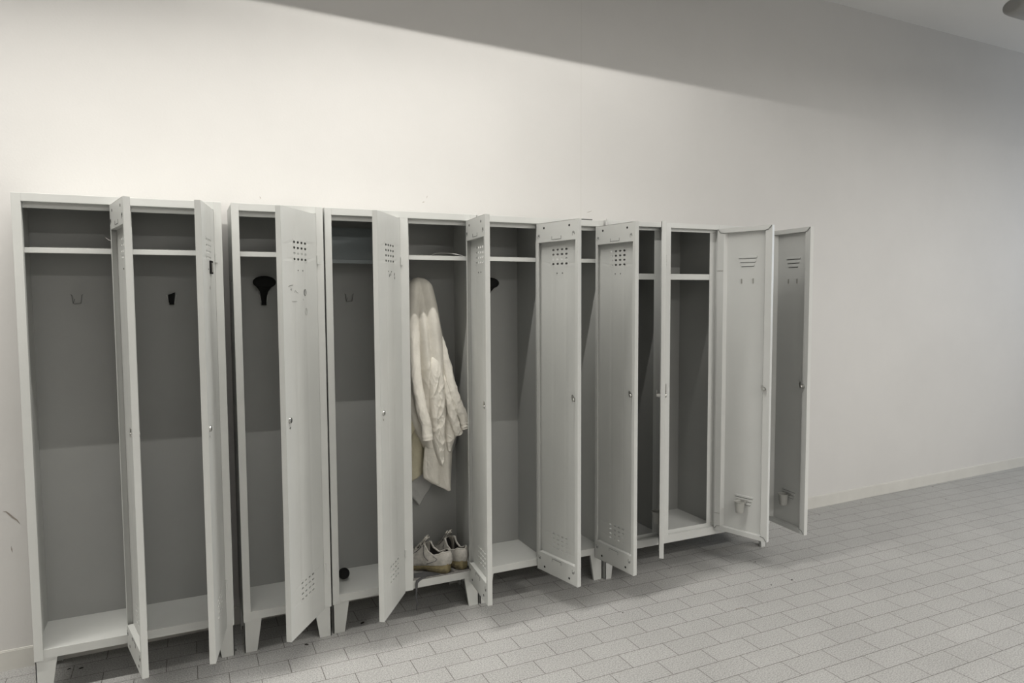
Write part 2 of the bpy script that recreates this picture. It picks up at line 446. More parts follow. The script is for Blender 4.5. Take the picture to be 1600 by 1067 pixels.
def make_door_e(parent, pivot, ang, z0, z1, w=0.31, cup=True, mat=None):
    t = 0.020
    m = MB(); H = z1 - z0
    m.quad((-w, 0, 0), (0, 0, 0), (0, 0, H), (-w, 0, H))
    for (xa, s, lw) in ((-w, 1, 0.034), (0.0, -1, 0.036)):
        m.quad((xa, 0, 0), (xa, t, 0), (xa, t, H), (xa, 0, H))
        c = lw if 1 else 0
        zb = 0.024
        m.quad((xa, t, 0.0 if 0 else 0.001), (xa + s * lw, t, zb), (xa + s * lw, t, H - zb), (xa, t, H - 0.001))
        m.quad((xa + s * lw, t, zb), (xa + s * (lw + .012), .001, zb), (xa + s * (lw + .012), .001, H - zb), (xa + s * lw, t, H - zb))
    for (za, s) in ((0.0, 1), (H, -1)):
        m.quad((-w, 0, za), (0, 0, za), (0, t, za), (-w, t, za))
        m.quad((-w + .001, t + .0015, za), (-.001, t + .0015, za), (-.030, t + .0015, za + s * .022), (-w + .030, t + .0015, za + s * .022))
        m.quad((-w + .034, t, za + s * .022), (-.034, t, za + s * .022), (-.036, .001, za + s * .024), (-w + .036, .001, za + s * .024))
    d = m.build('door', mat or PAINT_E, parent, solid=0.0014)
    d.location = (pivot[0], pivot[1], z0); d.rotation_euler = (0, 0, R(ang))
    # embossed louvres
    cx = -w * 0.54
    for k, L in enumerate((.106, .092, .076)):
        for z in (1.628 - z0 - k * .021, 0.325 - z0 + (2 - k) * .018 + .012):
            q = MB()
            q.prism(stadium(cx, z, L, .0105, 0.0046), (0, -.0090, 0))
            q.prism(stadium(cx, z - .0070, L * .92, .0022, 0.0018), (0, -.0015, 0), 1)
            q.build('louvre', [mat or PAINT_E, DARK], d, bevel=.0012)
    for xx in (cx - .032, cx + .032):
        q = MB(); q.box(xx - .002, xx + .002, .0012, .006, 1.505 - z0 - .012, 1.505 - z0 + .012)
        q.build('card_holder_slot', STEEL, d)
    for zz in (1.56, .255):
        q = MB(); q.box(-.034, -.002, t + .0008, t + .0016, zz - z0, zz + .003 - z0); q.build('seam', STEEL, d)
    door_lock(d, -w + 0.026, 0.955 - z0, t, base=t + .0005)
    for (xa, s) in ((-w, 1), (0.0, -1)):
        for (za, sz) in ((0.0, 1), (H, -1)):
            q = MB(); q.tube([(xa + s * .002, t + .0026, za + sz * .002), (xa + s * .018, t + .0026, za + sz * .021), (xa + s * .036, t + .0026, za + sz * .023)], .0009, 5)
            q.build('mitre_gap', DARK, d)
    if cup:
        q = MB()
        c = (cx + .008, .030, 0)
        n = 18
        ring = lambda r, z: [(c[0] + r * cos(2 * pi * j / n), c[1] + r * sin(2 * pi * j / n), z) for j in range(n)]
        zz = 0.352 - z0
        q.loft([ring(.020, zz - .060), ring(.0265, zz - .004), ring(.030, zz), ring(.0275, zz + .001), ring(.0245, zz - .004), ring(.018, zz - .056)])
        q.box(c[0] - .032, c[0] + .032, .001, .006, zz - .006, zz + .004)
        tag(q.build('drip_cup', CUPM, d, smooth=False), 'small grey plastic drip cup')
    return d, w, H, t

def hinges(parent, x, y, zs, h=.034, r=.0042):
    for z in zs:
        m = MB(); m.tube([(x, y, z - h / 2), (x, y, z + h / 2)], r, 10)
        m.box(x + .002, x + .007, y + .001, y + .003, z - h / 2, z + h / 2)
        m.build('hinge', PAINT, parent)

def coat_hook(parent, x, yb, z, style):
    """a hook plate on the back sheet; style: 'prongs', 'short' (black) or 'oval' (black with a broad oval head)"""
    m = MB()
    if style in ('prongs', 'short', 'oval'):
        for s in (-1, 1):
            m.prism([(x + s * .010, yb - .001, z - .022), (x + s * .013, yb - .001, z - .022), (x + s * .019, yb - .001, z + .010), (x + s * .016, yb - .001, z + .010)], (0, -.006, 0))
        m.box(x - .012, x + .012, yb - .004, yb, z - .026, z - .021)
        if style == 'prongs':
            m.box(x - .027, x + .027, yb - .0022, yb, z + .020, z + .022)
        if style == 'prongs':
            m.tube([(x - .022, yb - .008, z + .012), (x - .018, yb - .008, z + .010), (x - .014, yb - .008, z - .022), (x - .009, yb - .006, z - .006)], .0010, 5, 1)  # dark outlines drawn in for the shade round the prongs
            m.tube([(x + .020, yb - .008, z + .012), (x + .016, yb - .008, z + .010), (x + .012, yb - .008, z - .022), (x - .012, yb - .006, z - .024)], .0010, 5, 1)
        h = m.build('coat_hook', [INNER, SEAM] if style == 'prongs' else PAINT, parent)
    if style == 'short':
        q = MB()
        q.prism([(x - .011, yb - .008, z - .022), (x + .009, yb - .008, z - .022), (x + .014, yb - .010, z + .020), (x - .012, yb - .008, z + .010)], (0, -.010, 0))
        q.tube([(x - .009, yb - .010, z - .024), (x + .009, yb - .010, z - .024)], .0065, 10)
        tag(q.build('hook_insert', BLACKP, h), 'black plastic hook insert')
    if style == 'oval':
        q = MB()
        # stem rising into a broad oval head that leans towards the door
        rings = []
        prof = [(-.036, .011, .006, .010), (-.030, .010, .008, .012), (.000, .012, .008, .016), (.022, .017, .009, .028), (.036, .026, .010, .040), (.046, .036, .012, .050)]
        for (dz, rx, ry, fy) in prof:
            rings.append([(x + rx * cos(2 * pi * j / 20), yb - fy + ry * sin(2 * pi * j / 20), z + dz) for j in range(20)])
        q.loft(rings)
        c = Vector((x, yb - .056, z + .062)); nrm = Vector((0, -1, .15)).normalized()
        a = Vector((1, 0, 0)); b = nrm.cross(a).normalized()
        rr = []
        for (k, h2) in ((.0, -.012), (.80, -.012), (.96, -.007), (1.0, 0.0), (.96, .006), (.80, .010), (.4, .012), (.0, .012)):
            rr.append([c + nrm * h2 + a * (.047 * k * cos(2 * pi * j / 28)) + b * (.027 * k * sin(2 * pi * j / 28)) for j in range(28)])
        q.loft(rr, caps=False)
        tag(q.build('hook_head', BLACKP, h, smooth=True), 'black plastic hook with broad oval head')

def leg(parent, x, y, side, back, H=0.138, w0=.070, w1=.047, mat=None, dep=.06):
    """folded sheet foot: side=+1 tapers towards +x (left foot), -1 towards -x; back=+1 side plate runs to +y"""
    m = MB(); t = .003
    s, b = side, back
    m.prism([(x, y, 0), (x + s * w1, y, 0), (x + s * w0, y, H), (x, y, H)], (0, b * t, 0))
    m.prism([(x, y, 0), (x, y + b * dep * .68, 0), (x, y + b * dep, H), (x, y, H)], (s * t, 0, 0))
    m.prism([(x + s * w1, y + b * t, 0), (x + s * w0, y + b * t, H), (x + s * w0, y + b * (t + .010), H), (x + s * w1, y + b * (t + .010), 0)], (-s * t, 0, 0))
    m.build('leg', mat or PAINT, parent, fixn=True)

def make_locker_a(label, x0, n, doors, hooks, y0=-0.004, depth=0.27, H=HT, tilted=False, shelf_z=1.612, group=None, hshift=(0, 0)):
    """row of n compartments side by side; local origin at the left front foot"""
    L = thing('locker', label, 'locker', (x0, y0, 0), 0, group)
    PS, PC, OP = .028, .036, .289 if n > 1 else .292
    W = 2 * PS + n * OP + (n - 1) * PC
    zb, zh = .128, 1.771
    zf = .166
    m = MB()
    m.box(0, PS, 0, .004, zb, H); m.box(W - PS, W, 0, .004, zb, H)
    m.box(PS, W - PS, .0002, .004, zh, H)
    for k in range(1, n):
        xc = PS + k * OP + (k - 1) * PC
        m.box(xc, xc + PC, .0002, .004, zb, zh)
    # returns behind the frame, the stops the doors close on
    m.box(PS - .0015, PS, .004, .026, zb, H - .004); m.box(W - PS, W - PS + .0015, .004, .026, zb, H - .004)
    for k in range(1, n):
        xc = PS + k * OP + (k - 1) * PC
        m.box(xc, xc + .0015, .004, .026, zb, zh); m.box(xc + PC - .0015, xc + PC, .004, .026, zb, zh)
        m.box(xc - .010, xc + PC + .010, .026, .0275, zb + .04, zh)
    m.box(PS, W - PS, .004, .026, zh - .0015, zh)
    m.box(PS, W - PS, .026, .028, zh - .020, zh)
    m.build('frame', PAINT, L, bevel=.0008)
    for x in (0.0005, W - .0035):
        m = MB(); m.box(x, x + .003, .004, depth, zb, H - .0015)
        m.build('side_panel', PAINT, L)
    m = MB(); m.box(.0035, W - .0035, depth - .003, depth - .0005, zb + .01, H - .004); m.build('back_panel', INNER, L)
    m = MB(); m.box(0.001, W - .001, .002, depth, H - .0035, H - .0004); m.build('top_panel', PAINT, L)
    m = MB(); m.box(.0035, W - .0035, .0055, depth - .003, zf - .003, zf)
    m.box(PS * .5, W - PS * .5, .0042, .0060, zf - .033, zf); m.box(PS, W - PS, .0060, .020, zf - .033, zf - .0315)
    m.build('bottom_panel', PAINT, L, bevel=.0006)
    for k in range(1, n):
        xc = PS + k * OP + (k - 1) * PC + PC / 2
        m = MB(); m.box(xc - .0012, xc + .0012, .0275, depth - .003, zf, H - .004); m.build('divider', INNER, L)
    for k in range(n):
        xa = PS + k * (OP + PC) - (PC / 2 if k else PS) + .002; xb = PS + k * (OP + PC) + OP + (PC / 2 if k < n - 1 else PS) - .004
        xa = max(xa, .004)
        if tilted and k == 0:
            m = MB()
            a = Vector((0, .150, 1.592)); b = Vector((0, .236, 1.742)); d = (b - a)
            nrm = Vector((0, -d.z, d.y)).normalized() * .0015
            m.prism([a + Vector((xa, 0, 0)), Vector((xb, 0, 0)) + a, b + Vector((xb, 0, 0)), b + Vector((xa, 0, 0))], nrm)
            m.box(xa, xb, .147, .1495, 1.580, 1.596); m.box(xa, xb, .1495, .162, 1.580, 1.5815)
            tag(m.build('shelf', SHELFP, L, fixn=True), 'blue grey shelf tipped up against the back')
            m = MB(); m.box(xa, xb, depth - .012, depth - .004, 1.592, 1.606); m.build('shelf_rail', PAINT, L)
        else:
            m = MB(); z = shelf_z
            m.box(xa, xb, .030, depth - .004, z - .002, z)
            m.box(xa, xb, .0285, .0305, z - .017, z + .002); m.box(xa, xb, .0305, .042, z - .017, z - .0155)
            m.box(xa, xb, depth - .006, depth - .0035, z - .002, z + .020)
            m.build('shelf', PAINT, L, bevel=.0006)
    for k in range(n):
        xh = PS + k * (OP + PC) + OP / 2
        if hooks[k]: coat_hook(L, xh + hshift[k], depth - .003, 1.436, hooks[k])
    for (xx, s) in ((.002, 1), (W - .002, -1)):
        leg(L, xx, .0065, s, 1, .150)
        leg(L, xx, depth - .002, s, -1, .150)
    out = []
    for k, (ang) in enumerate(doors):
        px = PS + k * (OP + PC) + OP - .001
        d, w, hh, t = make_door_a(L, (px, -0.001, 0), ang, .124, 1.7685, w=OP - .004)
        hinges(L, px + .004, -.003, (1.585, .300))
        out.append((d, w, hh, t))
    return L, out

# ------------------------------------------------------------------ the five lockers
LA, dA = make_locker_a('leftmost grey locker of two open compartments, black hasp on its right door', -0.531, 2, (102.5, 80), ('prongs', 'short'), y0=-.010, depth=.268, hshift=(-.020, -.014))
LB, dB = make_locker_a('narrow grey locker of a single compartment, pencil scribbles on its door', 0.174, 1, (55,), ('oval',), y0=-.010, depth=.268, hshift=(-.038,))
LC_, dC = make_locker_a('grey two-compartment locker holding the hung white coat and the worn sneakers', 0.530, 2, (56.5, 84.5), ('prongs', 'short'), y0=0.0, depth=.285, tilted=True, hshift=(-.018, -.03))
LD, dD = make_locker_a('empty grey two-compartment locker right of the coat locker, red card on top', 1.206, 2, (102, 97), ('oval', 'prongs'), y0=0.0, depth=.290, hshift=(-.012, -.01))

# grime on the sneaker locker's floor
m = MB()
m.box(.33, .640, .0058, .275, .1662, .1668)
m.build('grime', DUST, LC_)
# hasp on the right door of the leftmost locker
d, w_, hh, t = dA[1]
m = MB(); zz = 1.545 - .124
m.box(-w_ * .40 - .023, -w_ * .40 + .023, -.007, -.0008, zz - .024, zz + .024)
m.box(-w_ * .40 - .008, -w_ * .40 + .008, -.0085, -.007, zz - .018, zz + .016, 1)
tag(m.build('hasp', [BLACKP, STEEL], d, bevel=.001), 'square black hasp plate')
m = MB(); m.prism([(-.150, -.0012, 1.468 - .124), (-.142, -.0012, 1.478 - .124), (-.136, -.0012, 1.474 - .124), (-.140, -.0012, 1.462 - .124)], (0, -.0003, 0))
m.build('tape_remnant', FAINT, d)
# wire left sticking out of the leftmost door
d, w_, hh, t = dA[0]
m = MB(); m.tube([(-.012, t + .001, 1.640 - .124), (-.010, t + .010, 1.644 - .124), (-.008, t + .017, 1.650 - .124)], .0010, 6)
m.build('wire', STEEL, d)
# pencil scribbles on the single door
d, w_, hh, t = dB[0]
def scrib(dd, pts, r=.0008, mat=INK):
    m = MB(); m.tube([(x, -.0010, z - .124) for x, z in pts], r, 5); m.build('scribble', mat, dd)
def loopz(cx, cz, rx, rz, n=14): return [(cx + rx * cos(2 * pi * k / n), cz + rz * sin(2 * pi * k / n)) for k in range(n + 1)]
# px 400..520 crop -> door x: free edge at left
def DX(u): return -w_ + w_ * u
scrib(d, [(DX(.16), 1.474), (DX(.22), 1.478), (DX(.28), 1.480)], .0009, INK)
scrib(d, [(DX(.20), 1.462), (DX(.26), 1.466)], .0007, FAINT)
scrib(d, [(DX(.22), 1.470), (DX(.24), 1.458)], .0007, FAINT)
scrib(d, [(DX(.32), 1.450), (DX(.34), 1.460), (DX(.38), 1.453), (DX(.42), 1.449)], .0006, FAINT)
scrib(d, loopz(DX(.62), 1.452, .0085, .012), .0009, INK)
scrib(d, loopz(DX(.60), 1.451, .0045, .010), .0007, INK)
scrib(d, [(DX(.24), 1.418), (DX(.38), 1.418)], .0006, FAINT)
scrib(d, [(DX(.56), 1.426), (DX(.57), 1.421)], .0008, FAINT)
scrib(d, loopz(DX(.64), 1.376, .008, .014), .0006, FAINT)
# torn tape under the vents of the coat locker's left door
d, w_, hh, t = dC[0]
for (u, z) in ((.47, 1.520), (.53, 1.525), (.70, 1.527), (.71, 1.512)):
    m = MB(); x = -w_ + w_ * u
    m.prism([(x - .004, -.0010, z - .124 - .004), (x + .002, -.0010, z - .124 - .006), (x + .004, -.0010, z - .124 + .004), (x - .001, -.0010, z - .124 + .007)], (0, -.0003, 0))
    m.build('tape_remnant', INK, d)
# small hole in the narrow locker's left side
m = MB(); m.lathe([(.005, 0), (.005, .0006)], (.0005, .10, 1.50), (-1, 0, 0), 10); m.build('rivet', DARK, LB)

# ---- the three-compartment locker on the right
def make_locker_e():
    y0 = -.014; depth = .352; W = 1.103; H = 1.803
    L = thing('locker', 'rightmost light grey locker of three compartments, drip cups inside its doors', 'locker', (1.882, y0, 0))
    P = PAINT_E
    posts = [(0, .035), (.345, .390), (.705, .750), (1.068, W)]
    zb, zt, zf = .130, 1.779, .172
    m = MB()
    for a, b in posts: m.box(a, b, 0, .004, zb, H)
    for i in range(3):
        a, b = posts[i][1], posts[i + 1][0]
        m.box(a, b, .0002, .004, zt, H); m.box(a, b, .0002, .004, zb, zf - .003)
        # stepped jamb the door closes against
        m.box(a, a + .0015, .004, .022, zf, zt); m.box(b - .0015, b, .004, .022, zf, zt)
        m.box(b - .042, b, .022, .0235, zf + .0185, zt - .0165); m.box(a, a + .008, .022, .0235, zf + .0185, zt - .0165)
        m.box(a, b, .022, .0235, zt - .016, zt); m.box(a, b, .004, .022, zt - .0015, zt)
        m.box(a, b, .022, .0235, zf - .003, zf + .018)
    m.build('frame', P, L, bevel=.0008)
    for x in (.0005, W - .0035):
        m = MB(); m.box(x, x + .003, .004, depth, zb, H - .0015); m.build('side_panel', P, L)
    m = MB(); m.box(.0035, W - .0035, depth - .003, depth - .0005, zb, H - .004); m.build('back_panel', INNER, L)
    m = MB(); m.box(.001, W - .001, .002, depth, H - .0035, H - .0004); m.build('top_panel', P, L)
    m = MB(); m.box(.0035, W - .0035, .004, depth - .003, zf - .003, zf); m.build('bottom_panel', P, L)
    for x in (.367, .728):
        m = MB(); m.box(x - .0012, x + .0012, .0235, depth - .003, zf, H - .004)
        if x < .4:
            pass
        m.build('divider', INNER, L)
        for (yy, zz) in ((.075, .485), (.055, .480)):
            q = MB(); q.lathe([(.0045, 0), (.0035, .002)], (x - .0012, yy, zz), (-1, 0, 0), 10)
            q.build('bolt_end', STEEL, L)
    for i in range(3):
        a, b = posts[i][1] - .018, posts[i + 1][0] + .018
        m = MB(); z = 1.544
        m.box(a, b, .026, depth - .004, z - .002, z); m.box(a, b, .0245, .0265, z - .030, z); m.box(a, b, .0265, .036, z - .030, z - .0285)
        m.box(a, b, depth - .006, depth - .0035, z - .002, z + .05)
        m.build('shelf', P, L, bevel=.0006)
    for (xx, s) in ((.004, 1), (W - .020, -1)):
        leg(L, xx, .005, s, 1, .150, .052, .034, P, .075)
        leg(L, xx, depth - .012, s, -1, .150, .052, .034, P)
    # strike plates for the latches on the posts
    for x in (.012, .362, .726):
        m = MB(); m.box(x - .005, x + .006, -.002, -.0002, .925, .975); m.lathe([(.004, 0), (.003, -.003)], (x, -.002, .937), (0, 1, 0), 12)
        m.build('strike_plate', CHROME, L)
    for x, ang in ((.353, 53.5), (.708, 108), (1.085, 85)):
        make_door_e(L, (x, -.002, 0), ang, .166, 1.781, w=.303)
        hinges(L, x + .003, -.002, (1.615, .335))
        for z in (1.615, .335):
            m = MB(); m.box(x + .001, x + .006, -.0025, -.0005, z + .018, z + .050); m.build('hinge_slot', DARK, L)
    return L
LE = make_locker_e()

# ------------------------------------------------------------------ clothes
def lerp_tab(tab, z):
    """tab sorted by descending z: (z, a, b, ...)"""
    if z >= tab[0][0]: return tab[0][1:]
    for i in range(len(tab) - 1):
        if tab[i][0] >= z >= tab[i + 1][0]:
            f = (tab[i][0] - z) / (tab[i][0] - tab[i + 1][0] + 1e-9)
            f = f
            return tuple(p + (q - p) * f for p, q in zip(tab[i][1:], tab[i + 1][1:]))
    return tab[-1][1:]

from mathutils import noise as MN
def ridged(x, y, z):
    return 1 - abs(MN.noise(Vector((x, y, z)))) * 2

def drape(name, tab, ridges, mat, parent=None, yf=.12, yb=.19, nz=150, nf=90, wr=.003, wz=1.1, ph=0.0, hem=None, dome=.05, slant=.6):
    """closed hanging cloth. tab rows (z, x left, x right); ridges: lists of (z, x centre, half width, height).
    The front is the envelope of the ridges, so the valleys between the folds stay sharp."""
    z1, z0 = tab[0][0], tab[-1][0]
    rings = []
    for i in range(nz + 1):
        f = i / nz
        z = z1 + (z0 - z1) * f
        xl, xr = lerp_tab(tab, z)
        k = 1.0
        if dome and z > z1 - dome:
            q = (z1 - z) / dome
            k = math.sqrt(max(0.0, 1 - (1 - q) ** 2)) * .97 + .03
        cx, rx = (xl + xr) / 2, (xr - xl) / 2 * (k ** .8)
        ring = []
        for j in range(nf + 1):
            u = -1 + 2 * j / nf
            u = math.copysign(abs(u) ** .9, u)
            x = cx + rx * u
            h = 0
            for rd in ridges:
                if z > rd[0][0] + .06 or z < rd[-1][0] - .02: continue
                xc, hw, hh = lerp_tab(rd, z)
                d = abs(x - xc) / hw
                if d < 1.6: h = max(h, hh * (1 - (d / 1.6) ** 1.7))
            edge = max(0.0, 1 - abs(u) ** 5) ** .6
            low = min(1.0, max(0.0, (wz - z) / .15))
            wk = wr * low * (ridged(x * 22 + ph, z * 17 + x * slant * 20, ph) ** 3 * 1.4 + .6 * ridged(x * 48 + ph, z * 30 + x * 26, ph + 3) ** 3)
            soft = .0035 * MN.noise(Vector((x * 14 + ph, z * 5, ph)))
            y = yf + (1 - edge) * (yb - yf) * .8 - (h + wk + soft) * edge * k
            y = yb - (yb - y) * (k ** .7)
            zz = z + (hem(u) * max(0, (f - .85) / .15) if hem else 0)
            ring.append((x, y, zz))
        for j in range(1, 16):
            u = 1 - 2 * j / 16
            ring.append((cx + rx * u, yb - .0 + .006 * (1 - u * u) + .004 * sin(u * 7 + ph), z + (hem(u) * max(0, (f - .85) / .15) if hem else 0)))
        rings.append(ring)
    m = MB(); m.loft(rings, caps=True)
    return m.build(name, mat, parent, smooth=True)

def sleeve(name, path, rx, ry, mat, parent, wr=.10, seed=1, cuff=True):
    pts = [Vector(p) for p in path]
    res = []
    n = 90
    tot = len(pts) - 1
    for i in range(n + 1):
        f = i / n * tot; k = min(int(f), tot - 1); g = f - k
        p0 = pts[max(k - 1, 0)]; p1 = pts[k]; p2 = pts[k + 1]; p3 = pts[min(k + 2, tot)]
        res.append(0.5 * ((2 * p1) + (-p0 + p2) * g + (2 * p0 - 5 * p1 + 4 * p2 - p3) * g * g + (-p0 + 3 * p1 - 3 * p2 + p3) * g ** 3))
    rings = []; na = 40
    for i, p in enumerate(res):
        f = i / n
        t = (res[min(i + 1, n)] - res[max(i - 1, 0)]).normalized()
        side = t.cross(Vector((0, 1, 0))).normalized(); fr = side.cross(t).normalized()
        if side.x < 0: side, fr = -side, -fr
        rxx = rx[0] + (rx[1] - rx[0]) * f; ryy = ry[0] + (ry[1] - ry[0]) * f
        if cuff and f > .92: rxx *= 1.06; ryy *= 1.12
        if cuff and (abs(f - .92) < .008 or abs(f - .965) < .006): rxx *= .965; ryy *= .955
        ring = []
        for j in range(na):
            a = 2 * pi * j / na
            c_, s_ = cos(a), sin(a)
            wv = ridged(c_ * 1.3 + seed, f * 9 + c_ * 1.2, seed + s_) ** 3 + .5 * ridged(c_ * 2.5 + seed, f * 20 + s_ * 2, seed + 9) ** 3
            k = 1 + wr * (wv - .5) * (.35 if cuff and f > .92 else 1)
            e = 1.25
            ring.append(p + side * math.copysign(abs(c_) ** (1 / e), c_) * rxx * k + fr * math.copysign(abs(s_) ** (1 / e), s_) * ryy * k)
        rings.append(ring)
    m = MB(); m.loft(rings)
    return m.build(name, mat, parent, smooth=True)

# white work coat, hung by its back from the hook
CO = thing('work_coat', 'crumpled white cotton work coat hanging on the hook above the sneakers', 'coat', (0, 0, 0))
drape('coat_body', [(1.522, .938, 1.022), (1.49, .922, 1.040), (1.40, .908, 1.064), (1.30, .897, 1.082), (1.15, .893, 1.104), (1.02, .893, 1.112), (.92, .895, 1.105), (.84, .925, 1.10), (.78, .965, 1.09), (.70, 1.005, 1.08)],
      [[(1.50, .952, .020, .016), (1.30, .930, .026, .026), (1.1, .922, .030, .03), (.75, .93, .03, .02)],
       [(1.46, .975, .013, .010), (1.30, .985, .017, .030), (1.12, 1.000, .018, .036), (.95, 1.012, .018, .026), (.75, 1.01, .02, .02)],
       [(1.52, 1.002, .026, .022), (1.35, 1.032, .030, .030), (1.15, 1.052, .030, .034), (.95, 1.058, .028, .030), (.72, 1.06, .026, .02)],
       [(1.25, 1.085, .010, .012), (1.0, 1.092, .014, .016), (.8, 1.08, .02, .014)]],
      CLOTH, CO, yf=.125, yb=.175, wr=.0022, wz=1.25, ph=.8)
drape('front_panel', [(1.16, 1.000, 1.062), (1.05, .998, 1.078), (.95, 1.000, 1.082), (.84, 1.004, 1.080), (.76, 1.014, 1.076), (.70, 1.032, 1.072), (.66, 1.048, 1.069), (.645, 1.060, 1.068)],
      [[(1.16, 1.03, .016, .006), (1.0, 1.022, .016, .016), (.85, 1.024, .016, .015), (.66, 1.055, .015, .006)],
       [(1.1, 1.055, .016, .006), (.95, 1.060, .018, .018), (.80, 1.058, .014, .016), (.70, 1.062, .012, .006)]],
      CLOTH, CO, yf=.088, yb=.118, wr=.004, wz=1.2, ph=5.1, dome=.12, slant=-1.2)
drape('coat_tail', [(1.02, 1.02, 1.115), (.85, 1.01, 1.128), (.72, .985, 1.125), (.64, .978, 1.120), (.592, .980, 1.117), (.560, 1.022, 1.115), (.535, 1.068, 1.113), (.522, 1.090, 1.112)],
      [[(1.0, 1.04, .02, .01), (.75, 1.03, .025, .018), (.58, 1.03, .02, .008)], [(1.0, 1.09, .02, .012), (.75, 1.095, .022, .022), (.52, 1.09, .02, .012)]],
      CLOTH, CO, yf=.122, yb=.140, wr=.0015, wz=.9, ph=4.0, dome=.05)
drape('pocket', [(.92, 1.085, 1.135), (.85, 1.078, 1.150), (.80, 1.076, 1.140), (.745, 1.080, 1.118), (.715, 1.088, 1.104)],
      [[(.90, 1.115, .02, .014), (.80, 1.112, .022, .018), (.72, 1.095, .012, .006)]],
      CLOTH, CO, yf=.100, yb=.118, wr=.003, wz=1.0, ph=7.0, dome=.03)
sleeve('sleeve', [(.945, .150, 1.36), (.938, .118, 1.22), (.936, .090, 1.08), (.952, .072, .94), (.972, .066, .86), (.978, .062, .785)], (.026, .0235), (.030, .024), CLOTH, CO, seed=3)
sleeve('sleeve', [(1.070, .165, 1.24), (1.092, .130, 1.13), (1.108, .098, 1.02), (1.132, .080, .93), (1.158, .072, .87), (1.172, .068, .822)], (.022, .0245), (.028, .022), CLOTH, CO, seed=8, wr=.13)
sleeve('sleeve_fold', [(1.075, .150, 1.12), (1.088, .108, 1.02), (1.100, .086, .93), (1.118, .074, .84), (1.136, .074, .795)], (.020, .020), (.024, .018), CLOTH, CO, seed=11, cuff=False, wr=.16)
# yellowed coat behind, seen at the lower left
YC = thing('work_coat', 'yellowed cotton coat hanging behind the white coat, low at its left', 'coat', (0, 0, 0))
drape('coat_body', [(1.20, .90, 1.02), (1.0, .888, 1.03), (.85, .886, 1.035), (.72, .886, 1.025), (.63, .886, 1.012), (.598, .886, 1.000), (.575, .886, .955), (.548, .886, .925)],
      [[(1.1, .915, .02, .012), (.8, .905, .022, .018), (.58, .905, .02, .012)], [(1.1, .96, .02, .012), (.8, .965, .024, .020), (.6, .955, .02, .012)]],
      CLOTHY, YC, yf=.180, yb=.205, wr=.002, wz=1.1, ph=1.4, dome=.06)
sleeve('sleeve', [(.905, .185, 1.06), (.900, .160, .97), (.902, .148, .90), (.925, .142, .845), (.905, .148, .80)], (.018, .022), (.016, .018), CLOTHY, YC, seed=21, wr=.15)
# thin grey garment behind, its corners hang out right and below
GC = thing('thin_shirt', 'thin grey shirt hanging behind both coats with its pointed corners below', 'shirt', (0, 0, 0))
drape('shirt_body', [(1.44, .96, 1.06), (1.2, .93, 1.13), (.95, .92, 1.172), (.80, .91, 1.190), (.72, .91, 1.180), (.62, .905, 1.135), (.56, .905, 1.07), (.50, .93, 1.035), (.455, .972, 1.000), (.44, .982, .990)],
      [[(1.3, .98, .03, .006), (.8, .96, .04, .010), (.5, .98, .03, .004)], [(1.3, 1.08, .02, .006), (.8, 1.15, .03, .010), (.6, 1.1, .02, .004)]],
      CLOTHG, GC, yf=.222, yb=.236, wr=.001, wz=1.0, ph=.4, dome=.05)
sleeve('sleeve', [(1.08, .225, 1.34), (1.110, .212, 1.20), (1.140, .200, 1.06), (1.160, .190, .92)], (.013, .015), (.008, .010), CLOTHG, GC, seed=31, cuff=False)

